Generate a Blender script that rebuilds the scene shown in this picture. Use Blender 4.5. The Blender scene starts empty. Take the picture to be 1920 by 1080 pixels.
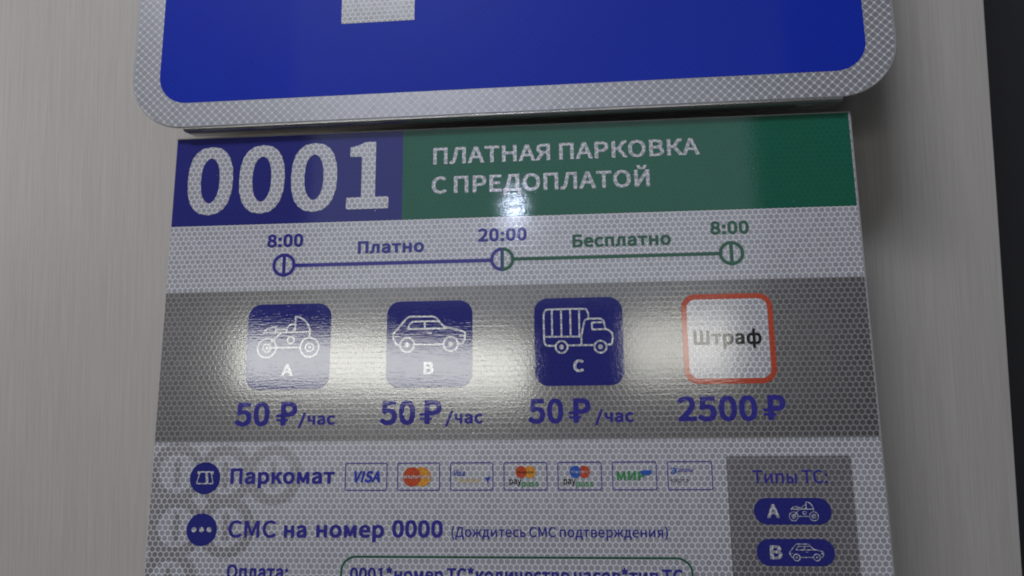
import bpy, math, random
import numpy as np
from mathutils import Vector, Matrix, Euler
from mathutils.geometry import delaunay_2d_cdt

# ------------------------------------------------------------------ camera, world, lamps, exposure
scene = bpy.context.scene
C = scene.collection
TILT = math.radians(-6.15)                       # both signs hang with their lower edge further off the wall
INFO_ORIGIN = Vector((0.0, -0.090, 1.750))       # upper left corner of the information plate
TILT_M = Matrix.Rotation(TILT, 4, 'X')


def on_sign(x, z, out):
    """point in metres: x right and z up from the plate's corner, out = distance in front of its face"""
    return INFO_ORIGIN + TILT_M @ Vector((x, -out, z))


cam_d = bpy.data.cameras.new('camera')
cam_d.sensor_width = 36.0
cam_d.lens = 26.332
cam_d.clip_start = 0.02
cam_d.clip_end = 60.0
cam = bpy.data.objects.new('camera', cam_d)
C.objects.link(cam)
cam.location = INFO_ORIGIN + Vector((0.3594, -0.65209, -0.19427))
cam.rotation_euler = Euler((math.radians(94.3653), math.radians(1.0060), math.radians(4.6739)), 'XYZ')
scene.camera = cam

world = bpy.data.worlds.new('World')
scene.world = world
world.use_nodes = True
wb = world.node_tree.nodes['Background']
wb.inputs['Color'].default_value = (0.95, 0.95, 1.0, 1)
wb.inputs['Strength'].default_value = 0.035


def area_lamp(name, loc, target, sx, sy, radiance, color, shape='RECTANGLE'):
    """a lamp of the room: 'radiance' is how bright its face looks"""
    l = bpy.data.lights.new(name, 'AREA')
    l.shape = shape
    l.size = sx
    if shape in ('RECTANGLE', 'ELLIPSE'):
        l.size_y = sy
        a = sx * sy * (1.0 if shape == 'RECTANGLE' else math.pi / 4)
    else:
        a = math.pi * sx * sx / 4
    l.energy = radiance * math.pi * a
    l.color = color
    o = bpy.data.objects.new(name, l)
    C.objects.link(o)
    o.location = loc
    o.rotation_euler = (Vector(target) - Vector(loc)).to_track_quat('-Z', 'Y').to_euler()
    return o


MID = on_sign(0.33, -0.2, 0)
# pale lit wall of the room behind the photographer, its brighter lower part and dim upper part: the veil in both signs
area_lamp('room_wall_glow', on_sign(0.17, 0.72, 2.6), on_sign(0.17, 0.7, 0), 2.00, 0.86, 0.26, (0.80, 0.90, 1.0))
area_lamp('room_wall_glow', on_sign(0.20, 2.20, 2.6), on_sign(0.22, 2.0, 0), 2.30, 2.00, 0.045, (0.80, 0.90, 1.0))
# two stretches of lit window behind the photographer's head
area_lamp('window_light_wide', on_sign(-0.45, 0.010, 2.6), MID, 1.26, 0.22, 5.0, (1.0, 1.0, 0.92))
area_lamp('window_light_narrow', on_sign(0.80, 0.060, 2.6), MID, 0.44, 0.25, 3.2, (1.0, 0.99, 0.90))
# small spotlight
area_lamp('small_spotlight', on_sign(0.11, 0.70, 2.6), MID, 0.05, 0.05, 75.0, (0.68, 0.76, 1.0), 'DISK')
# ceiling lamp in front, above and to the left, and a weaker lamp far to the left
area_lamp('ceiling_lamp', on_sign(-0.70, 2.45, 2.4), MID, 1.50, 0.40, 34.0, (0.93, 0.94, 1.0))
area_lamp('side_lamp', (-2.7, -1.35, 2.5), (0.0, 0, 1.6), 0.6, 0.6, 16.0, (1.0, 0.92, 0.83))

scene.view_settings.view_transform = 'Standard'
scene.view_settings.look = 'None'
scene.view_settings.exposure = 0.10
scene.view_settings.gamma = 1.0
scene.cycles.filter_width = 1.9


# ------------------------------------------------------------------ materials
def N(nt, kind, **kw):
    n = nt.nodes.new(kind)
    for k, v in kw.items():
        setattr(n, k, v)
    return n


def feed(nt, sock, v):
    if isinstance(v, bpy.types.NodeSocket):
        nt.links.new(v, sock)
    else:
        sock.default_value = v


def mth(nt, op, a, b=0.0, c=None):
    n = N(nt, 'ShaderNodeMath', operation=op)
    feed(nt, n.inputs[0], a)
    feed(nt, n.inputs[1], b)
    if c is not None:
        feed(nt, n.inputs[2], c)
    return n.outputs[0]


def ramp(nt, v, a, b, lo=0.0, hi=1.0):
    n = N(nt, 'ShaderNodeMapRange', interpolation_type='SMOOTHSTEP')
    feed(nt, n.inputs[0], v)
    for i, x in enumerate((a, b, lo, hi)):
        feed(nt, n.inputs[i + 1], x)
    return n.outputs[0]


def mix(nt, f, a, b):
    n = N(nt, 'ShaderNodeMix', data_type='RGBA')
    feed(nt, n.inputs[0], f)
    for s, v in ((n.inputs[6], a), (n.inputs[7], b)):
        feed(nt, s, v if isinstance(v, bpy.types.NodeSocket) else (v[0], v[1], v[2], 1.0))
    return n.outputs[2]


def new_mat(name):
    m = bpy.data.materials.new(name)
    m.use_nodes = True
    nt = m.node_tree
    return m, nt, nt.nodes['Principled BSDF']


def noise(nt, co, scale3, detail=3.0, rough=0.55):
    mp = N(nt, 'ShaderNodeMapping')
    nt.links.new(co, mp.inputs['Vector'])
    mp.inputs['Scale'].default_value = scale3
    n = N(nt, 'ShaderNodeTexNoise')
    n.inputs['Scale'].default_value = 1.0
    n.inputs['Detail'].default_value = detail
    n.inputs['Roughness'].default_value = rough
    nt.links.new(mp.outputs[0], n.inputs['Vector'])
    return n.outputs['Fac']


def film_relief(nt, co, p, base_h=None, amount=1.0):
    """relief of the clear film: fine horizontal drawing lines and a crinkle between the cells"""
    a = noise(nt, co, (70, 1, 900), 2.0)
    b = noise(nt, co, (480, 480, 480), 3.0)
    h = mth(nt, 'ADD', mth(nt, 'MULTIPLY', a, 0.5), mth(nt, 'MULTIPLY', b, 0.5))
    if base_h is not None:
        h = mth(nt, 'ADD', h, base_h)
    bp = N(nt, 'ShaderNodeBump')
    bp.inputs['Strength'].default_value = 0.5 * amount
    bp.inputs['Distance'].default_value = 0.00010
    nt.links.new(h, bp.inputs['Height'])
    return bp.outputs[0]


def cells(nt, co, pitch, diamond=False):
    """returns (mask of the seal lines between cells, random value per cell), from real millimetres on the sign"""
    sep = N(nt, 'ShaderNodeSeparateXYZ')
    nt.links.new(co, sep.inputs[0])
    x = mth(nt, 'DIVIDE', sep.outputs['X'], pitch)
    z = mth(nt, 'DIVIDE', sep.outputs['Z'], pitch)
    if diamond:
        u = mth(nt, 'MULTIPLY', mth(nt, 'ADD', x, z), 0.70711)
        v = mth(nt, 'MULTIPLY', mth(nt, 'SUBTRACT', x, z), 0.70711)
        fu = mth(nt, 'ABSOLUTE', mth(nt, 'SUBTRACT', mth(nt, 'FRACT', u), 0.5))
        fv = mth(nt, 'ABSOLUTE', mth(nt, 'SUBTRACT', mth(nt, 'FRACT', v), 0.5))
        # rounded square: p-norm of the two distances
        d = mth(nt, 'POWER', mth(nt, 'ADD', mth(nt, 'POWER', fu, 3.4), mth(nt, 'POWER', fv, 3.4)), 0.294)
        cid = N(nt, 'ShaderNodeCombineXYZ')
        nt.links.new(mth(nt, 'FLOOR', u), cid.inputs[0])
        nt.links.new(mth(nt, 'FLOOR', v), cid.inputs[1])
        idv = cid.outputs[0]
        mask = ramp(nt, d, 0.43, 0.49)
    else:
        cb = N(nt, 'ShaderNodeCombineXYZ')
        nt.links.new(x, cb.inputs[0])
        nt.links.new(z, cb.inputs[1])
        R = (0.5, 0.8660254, 1.0)

        def wrap(vec):
            w = N(nt, 'ShaderNodeVectorMath', operation='WRAP')
            nt.links.new(vec, w.inputs[0])
            w.inputs[1].default_value = R
            w.inputs[2].default_value = (-R[0], -R[1], -R[2])
            return w.outputs[0]
        sh = N(nt, 'ShaderNodeVectorMath', operation='ADD')
        nt.links.new(cb.outputs[0], sh.inputs[0])
        sh.inputs[1].default_value = (0.5, 0.8660254, 0)
        a, b = wrap(cb.outputs[0]), wrap(sh.outputs[0])

        def ln(vec):
            l = N(nt, 'ShaderNodeVectorMath', operation='LENGTH')
            nt.links.new(vec, l.inputs[0])
            return l.outputs['Value']
        pick = mth(nt, 'LESS_THAN', ln(b), ln(a))
        mv = N(nt, 'ShaderNodeMix', data_type='VECTOR')
        nt.links.new(pick, mv.inputs[0])
        nt.links.new(a, mv.inputs[4])
        nt.links.new(b, mv.inputs[5])
        g = mv.outputs[1]
        ab = N(nt, 'ShaderNodeVectorMath', operation='ABSOLUTE')
        nt.links.new(g, ab.inputs[0])
        s2 = N(nt, 'ShaderNodeSeparateXYZ')
        nt.links.new(ab.outputs[0], s2.inputs[0])
        dd = mth(nt, 'ADD', mth(nt, 'MULTIPLY', s2.outputs[0], 0.5), mth(nt, 'MULTIPLY', s2.outputs[1], 0.8660254))
        hexd = mth(nt, 'MAXIMUM', s2.outputs[0], dd)
        rnd = mth(nt, 'MULTIPLY', ln(g), 0.93)
        d = mth(nt, 'MAXIMUM', hexd, rnd)          # slightly rounded corners
        sb = N(nt, 'ShaderNodeVectorMath', operation='SUBTRACT')
        nt.links.new(cb.outputs[0], sb.inputs[0])
        nt.links.new(g, sb.inputs[1])
        rd = N(nt, 'ShaderNodeVectorMath', operation='SNAP')
        ad = N(nt, 'ShaderNodeVectorMath', operation='ADD')
        nt.links.new(sb.outputs[0], ad.inputs[0])
        ad.inputs[1].default_value = (0.01, 0.01, 0.01)
        nt.links.new(ad.outputs[0], rd.inputs[0])
        rd.inputs[1].default_value = (0.25, 0.4, 1)
        idv = rd.outputs[0]
        mask = ramp(nt, d, 0.385, 0.46)
    wn = N(nt, 'ShaderNodeTexWhiteNoise', noise_dimensions='3D')
    nt.links.new(idv, wn.inputs['Vector'])
    return mask, wn.outputs['Value']


def sheeting(name, line, cell, pitch=0.00496, metal=0.55, rough=0.34, diamond=False, vary=0.16, coat=1.0):
    m, nt, p = new_mat(name)
    co = N(nt, 'ShaderNodeTexCoord').outputs['Object']
    mask, rnd = cells(nt, co, pitch, diamond)
    patch = noise(nt, co, (9, 9, 9), 3.0)
    k = mth(nt, 'ADD', mth(nt, 'MULTIPLY', mth(nt, 'SUBTRACT', rnd, 0.5), vary),
            mth(nt, 'MULTIPLY', mth(nt, 'SUBTRACT', patch, 0.5), 0.22))
    k = mth(nt, 'ADD', k, 1.0)
    cv = N(nt, 'ShaderNodeVectorMath', operation='SCALE')
    cv.inputs[0].default_value = cell
    nt.links.new(k, cv.inputs['Scale'])
    nt.links.new(mix(nt, mask, cv.outputs[0], line), p.inputs['Base Color'])
    nt.links.new(mth(nt, 'MULTIPLY', mth(nt, 'SUBTRACT', 1.0, mask), metal), p.inputs['Metallic'])
    p.inputs['Roughness'].default_value = rough
    p.inputs['Coat Weight'].default_value = coat
    p.inputs['Coat Roughness'].default_value = 0.10
    p.inputs['Coat IOR'].default_value = 2.2
    nr = film_relief(nt, co, p, mth(nt, 'MULTIPLY', mask, 0.18))
    nt.links.new(nr, p.inputs['Normal'])
    nt.links.new(nr, p.inputs['Coat Normal'])
    return m


def ink(name, col, show=0.16, pitch=0.00496, diamond=False, coat=1.0, relief=1.0, crough=0.042):
    """printed colour: the cells beneath only just show"""
    m, nt, p = new_mat(name)
    co = N(nt, 'ShaderNodeTexCoord').outputs['Object']
    mask, rnd = cells(nt, co, pitch, diamond)
    k = mth(nt, 'ADD', mth(nt, 'MULTIPLY', mask, show), mth(nt, 'MULTIPLY', rnd, show * 0.35))
    k = mth(nt, 'ADD', k, mth(nt, 'MULTIPLY', mth(nt, 'SUBTRACT', noise(nt, co, (14, 14, 14)), 0.5), 0.2))
    k = mth(nt, 'ADD', k, 1.0)
    cv = N(nt, 'ShaderNodeVectorMath', operation='SCALE')
    cv.inputs[0].default_value = col
    nt.links.new(k, cv.inputs['Scale'])
    nt.links.new(cv.outputs[0], p.inputs['Base Color'])
    p.inputs['Roughness'].default_value = 0.45
    p.inputs['Specular IOR Level'].default_value = 0.08
    p.inputs['Coat Weight'].default_value = coat
    p.inputs['Coat Roughness'].default_value = crough
    p.inputs['Coat IOR'].default_value = 1.9
    nr = film_relief(nt, co, p, amount=relief)
    nt.links.new(nr, p.inputs['Coat Normal'])
    return m


M = {}
M['white'] = sheeting('white_honeycomb_sheeting', (0.80, 0.81, 0.88), (0.41, 0.42, 0.485), metal=0.25)
M['grey'] = sheeting('grey_printed_sheeting', (0.33, 0.328, 0.35), (0.19, 0.188, 0.20), metal=0.75)
M['shade'] = sheeting('pale_grey_printed_sheeting', (0.64, 0.64, 0.69), (0.32, 0.32, 0.36), metal=0.55)
M['panel'] = sheeting('mauve_grey_printed_sheeting', (0.37, 0.365, 0.40), (0.245, 0.238, 0.262), metal=0.6)
M['border'] = sheeting('white_diamond_sheeting', (0.74, 0.76, 0.82), (0.41, 0.42, 0.475), pitch=0.0053, diamond=True, vary=0.1, metal=0.5)
M['stem'] = sheeting('white_letter_sheeting', (0.62, 0.63, 0.66), (0.22, 0.23, 0.25), metal=0.25, coat=0.5)
M['navy'] = ink('navy_ink', (0.017, 0.020, 0.195))
M['violet'] = ink('violet_blue_ink', (0.033, 0.029, 0.25), show=0.35)
M['green'] = ink('green_ink', (0.008, 0.112, 0.070))
M['green2'] = ink('thin_green_ink', (0.014, 0.095, 0.055), show=0.4)
M['blue'] = ink('road_sign_blue_film', (0.003, 0.025, 0.44), show=0.10, pitch=0.0048, diamond=True, relief=0.35, crough=0.06)
M['red'] = ink('orange_red_ink', (0.46, 0.07, 0.035), show=0.3)
M['black'] = ink('black_ink', (0.018, 0.018, 0.02), show=0.6)
M['frame'] = ink('pale_violet_ink', (0.055, 0.048, 0.30), show=0.5)
M['visa'] = ink('logo_blue_ink', (0.035, 0.05, 0.36), show=0.4)
M['cardred'] = ink('logo_red_ink', (0.44, 0.07, 0.028), show=0.4)
M['cardamber'] = ink('logo_amber_ink', (0.58, 0.26, 0.04), show=0.4)
M['cardgold'] = ink('logo_gold_ink', (0.46, 0.36, 0.16), show=0.5)
M['cardgreen'] = ink('logo_green_ink', (0.05, 0.23, 0.09), show=0.5)
M['cardblue'] = ink('logo_mid_blue_ink', (0.03, 0.10, 0.42), show=0.4)
M['cardgrey'] = ink('logo_grey_ink', (0.10, 0.10, 0.13), show=0.6)

m, nt, p = new_mat('bare_aluminium')
co = N(nt, 'ShaderNodeTexCoord').outputs['Object']
g = noise(nt, co, (18, 900, 900), 3.0)
nt.links.new(mix(nt, g, (0.44, 0.44, 0.45), (0.60, 0.60, 0.61)), p.inputs['Base Color'])
p.inputs['Metallic'].default_value = 0.92
nt.links.new(ramp(nt, g, 0.2, 0.8, 0.20, 0.32), p.inputs['Roughness'])
M['metal'] = m

m, nt, p = new_mat('dull_cut_plate_edge')
p.inputs['Base Color'].default_value = (0.34, 0.345, 0.355, 1)
p.inputs['Metallic'].default_value = 0.3
p.inputs['Roughness'].default_value = 0.5
M['edge'] = m

m, nt, p = new_mat('white_streaked_laminate')
co = N(nt, 'ShaderNodeTexCoord').outputs['Object']
fine = noise(nt, co, (560, 560, 9), 4.0, 0.7)
mid = noise(nt, co, (150, 150, 3.0), 3.0)
broad = noise(nt, co, (7, 7, 1.6), 3.0)
streak = noise(nt, co, (900, 900, 16), 2.0, 0.8)
f = mth(nt, 'ADD', mth(nt, 'MULTIPLY', fine, 0.75), mth(nt, 'MULTIPLY', mid, 0.15))
f = mth(nt, 'ADD', f, mth(nt, 'MULTIPLY', broad, 0.10))
dark = ramp(nt, streak, 0.60, 0.72)
base = mix(nt, ramp(nt, f, 0.34, 0.64), (0.455, 0.432, 0.42), (0.535, 0.515, 0.503))
nt.links.new(mix(nt, mth(nt, 'MULTIPLY', dark, 0.35), base, (0.36, 0.34, 0.35)), p.inputs['Base Color'])
p.inputs['Roughness'].default_value = 0.42
bp = N(nt, 'ShaderNodeBump')
bp.inputs['Strength'].default_value = 0.6
bp.inputs['Distance'].default_value = 0.0005
nt.links.new(f, bp.inputs['Height'])
nt.links.new(bp.outputs[0], p.inputs['Normal'])
M['wall'] = m

m, nt, p = new_mat('charcoal_paint')
co = N(nt, 'ShaderNodeTexCoord').outputs['Object']
nt.links.new(mix(nt, noise(nt, co, (5, 5, 3)), (0.032, 0.033, 0.041), (0.043, 0.043, 0.050)), p.inputs['Base Color'])
p.inputs['Roughness'].default_value = 0.6
M['dark'] = m


# ------------------------------------------------------------------ shape helpers
def to_obj(name, verts, faces, mat, parent=None, smooth=False):
    me = bpy.data.meshes.new(name)
    me.from_pydata(verts, [], faces)
    me.update()
    me.materials.append(mat)
    if smooth:
        me.polygons.foreach_set('use_smooth', [True] * len(me.polygons))
    o = bpy.data.objects.new(name, me)
    C.objects.link(o)
    if parent is not None:
        o.parent = parent
    return o


def contours(F, x0, y0, st):
    """closed contours of the zero level of F (negative inside), by marching squares"""
    F = np.where(F == 0, 1e-9, F)
    ins = F < 0
    ny, nx = F.shape
    code = (ins[:-1, :-1] * 1 + ins[:-1, 1:] * 2 + ins[1:, 1:] * 4 + ins[1:, :-1] * 8)
    seg = {}
    tab = {1: [(3, 0)], 2: [(0, 1)], 3: [(3, 1)], 4: [(1, 2)], 5: [(3, 0), (1, 2)], 6: [(0, 2)], 7: [(3, 2)],
           8: [(2, 3)], 9: [(2, 0)], 10: [(0, 1), (2, 3)], 11: [(2, 1)], 12: [(1, 3)], 13: [(1, 0)], 14: [(0, 3)]}

    def key(j, i, e):
        return ((j, i, 0), (j, i + 1, 1), (j + 1, i, 0), (j, i, 1))[e]
    for j, i in zip(*np.nonzero((code > 0) & (code < 15))):
        for a, b in tab[int(code[j, i])]:
            seg[key(j, i, a)] = key(j, i, b)

    def pt(k):
        j, i, t = k
        if t == 0:
            a, b = F[j, i], F[j, i + 1]
            return (x0 + (i + a / (a - b)) * st, y0 + j * st)
        a, b = F[j, i], F[j + 1, i]
        return (x0 + i * st, y0 + (j + a / (a - b)) * st)
    out = []
    while seg:
        k0, k = next(iter(seg.items()))
        loop = [k0]
        del seg[k0]
        while k != k0 and k in seg:
            loop.append(k)
            k = seg.pop(k)
        pts = [pt(q) for q in loop]
        half = max(range(len(pts)), key=lambda q: (pts[q][0] - pts[0][0]) ** 2 + (pts[q][1] - pts[0][1]) ** 2)
        res = thin(pts[:half + 1], st * 0.05)[:-1] + thin(pts[half:] + pts[:1], st * 0.05)[:-1]
        if len(res) > 2:
            out.append(res)
    return out


def thin(p, tol):
    """drops points nearer than tol to the line they lie along"""
    if len(p) < 3:
        return p
    (ax, ay), (bx, by) = p[0], p[-1]
    l = math.hypot(bx - ax, by - ay) + 1e-12
    ds = [abs((bx - ax) * (y - ay) - (by - ay) * (x - ax)) / l for x, y in p]
    k = max(range(len(p)), key=ds.__getitem__)
    if ds[k] <= tol:
        return [p[0], p[-1]]
    return thin(p[:k + 1], tol)[:-1] + thin(p[k:], tol)


def inside(pt, l):
    c = False
    for i in range(len(l)):
        (x1, y1), (x2, y2) = l[i - 1], l[i]
        if (y1 > pt[1]) != (y2 > pt[1]) and pt[0] < (x2 - x1) * (pt[1] - y1) / (y2 - y1) + x1:
            c = not c
    return c


def fill(loops, h, V, Fc):
    """adds the filled contours, facing the viewer, h metres in front of the sign's face"""
    if not loops:
        return
    pts, edges = [], []
    for l in loops:
        n0 = len(pts)
        pts += [Vector((q[0] * 1000, q[1] * 1000)) for q in l]
        edges += [(n0 + i, n0 + (i + 1) % len(l)) for i in range(len(l))]
    vs, _, tris, _, _, _ = delaunay_2d_cdt(pts, edges, [], 0, 1e-5, False)
    xy = [(v.x * 0.001, v.y * 0.001) for v in vs]
    b = len(V)
    V.extend((x, -h, y) for x, y in xy)
    for t in tris:
        a, bb, c = (xy[i] for i in t)
        ctr = ((a[0] + bb[0] + c[0]) / 3, (a[1] + bb[1] + c[1]) / 3)
        if sum(inside(ctr, l) for l in loops) % 2:
            w = (bb[0] - a[0]) * (c[1] - a[1]) - (bb[1] - a[1]) * (c[0] - a[0])
            Fc.append((b + t[0], b + t[1], b + t[2]) if w > 0 else (b + t[0], b + t[2], b + t[1]))


def rrect(x0, y0, x1, y1, r, n=8):
    pts = []
    for cx, cy, a0 in ((x1 - r, y1 - r, 0), (x0 + r, y1 - r, 90), (x0 + r, y0 + r, 180), (x1 - r, y0 + r, 270)):
        for k in range(n + 1):
            a = math.radians(a0 + 90 * k / n)
            pts.append((cx + r * math.cos(a), cy + r * math.sin(a)))
    return pts


def mm(l):
    return [(x * 0.001, y * 0.001) for x, y in l]


def patch(name, loops, h, mat, parent):
    """flat printed or laid-on film; loops in mm, h in mm in front of the face"""
    V, Fc = [], []
    fill([mm(l) for l in loops], h * 0.001, V, Fc)
    return to_obj(name, V, Fc, mat, parent)


def sd_strokes(prims, X, Y):
    """signed distance in mm to a union of pen strokes, rings and dots"""
    D = np.full(X.shape, 1e9)
    for pr in prims:
        k = pr[0]
        if k == 'l':
            w, pts = pr[1], pr[2]
            for (ax, ay), (bx, by) in zip(pts[:-1], pts[1:]):
                dx, dy = bx - ax, by - ay
                t = np.clip(((X - ax) * dx + (Y - ay) * dy) / (dx * dx + dy * dy + 1e-12), 0, 1)
                D = np.minimum(D, np.hypot(X - ax - t * dx, Y - ay - t * dy) - w / 2)
        elif k == 'o':
            D = np.minimum(D, np.abs(np.hypot(X - pr[2], Y - pr[3]) - pr[4]) - pr[1] / 2)
        elif k == 'd':
            D = np.minimum(D, np.hypot(X - pr[1], Y - pr[2]) - pr[3])
    return D


def drawing(name, prims, box, st, h, mat, parent, off=(0, 0), scale=1.0, clip=None):
    x0, y0, x1, y1 = box
    xs = np.arange(x0, x1 + st, st)
    ys = np.arange(y0, y1 + st, st)
    X, Y = np.meshgrid(xs, ys)
    D = sd_strokes(prims, X, Y)
    if clip is not None:
        D = np.maximum(D, clip(X, Y))
    lo = [[(off[0] + a * scale, off[1] + b * scale) for a, b in l] for l in contours(D, x0, y0, st)]
    return patch(name, lo, h, mat, parent)


def bezier_smooth(pts, n=4):
    """Catmull-Rom through the points"""
    P = [pts[0]] + list(pts) + [pts[-1]]
    out = []
    for i in range(1, len(P) - 2):
        for k in range(n):
            t = k / n
            o = []
            for d in (0, 1):
                a, b, c, e = P[i - 1][d], P[i][d], P[i + 1][d], P[i + 2][d]
                o.append(0.5 * (2 * b + (c - a) * t + (2 * a - 5 * b + 4 * c - e) * t * t + (3 * b - a - 3 * c + e) * t ** 3))
            out.append(tuple(o))
    out.append(tuple(pts[-1]))
    return out


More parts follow.
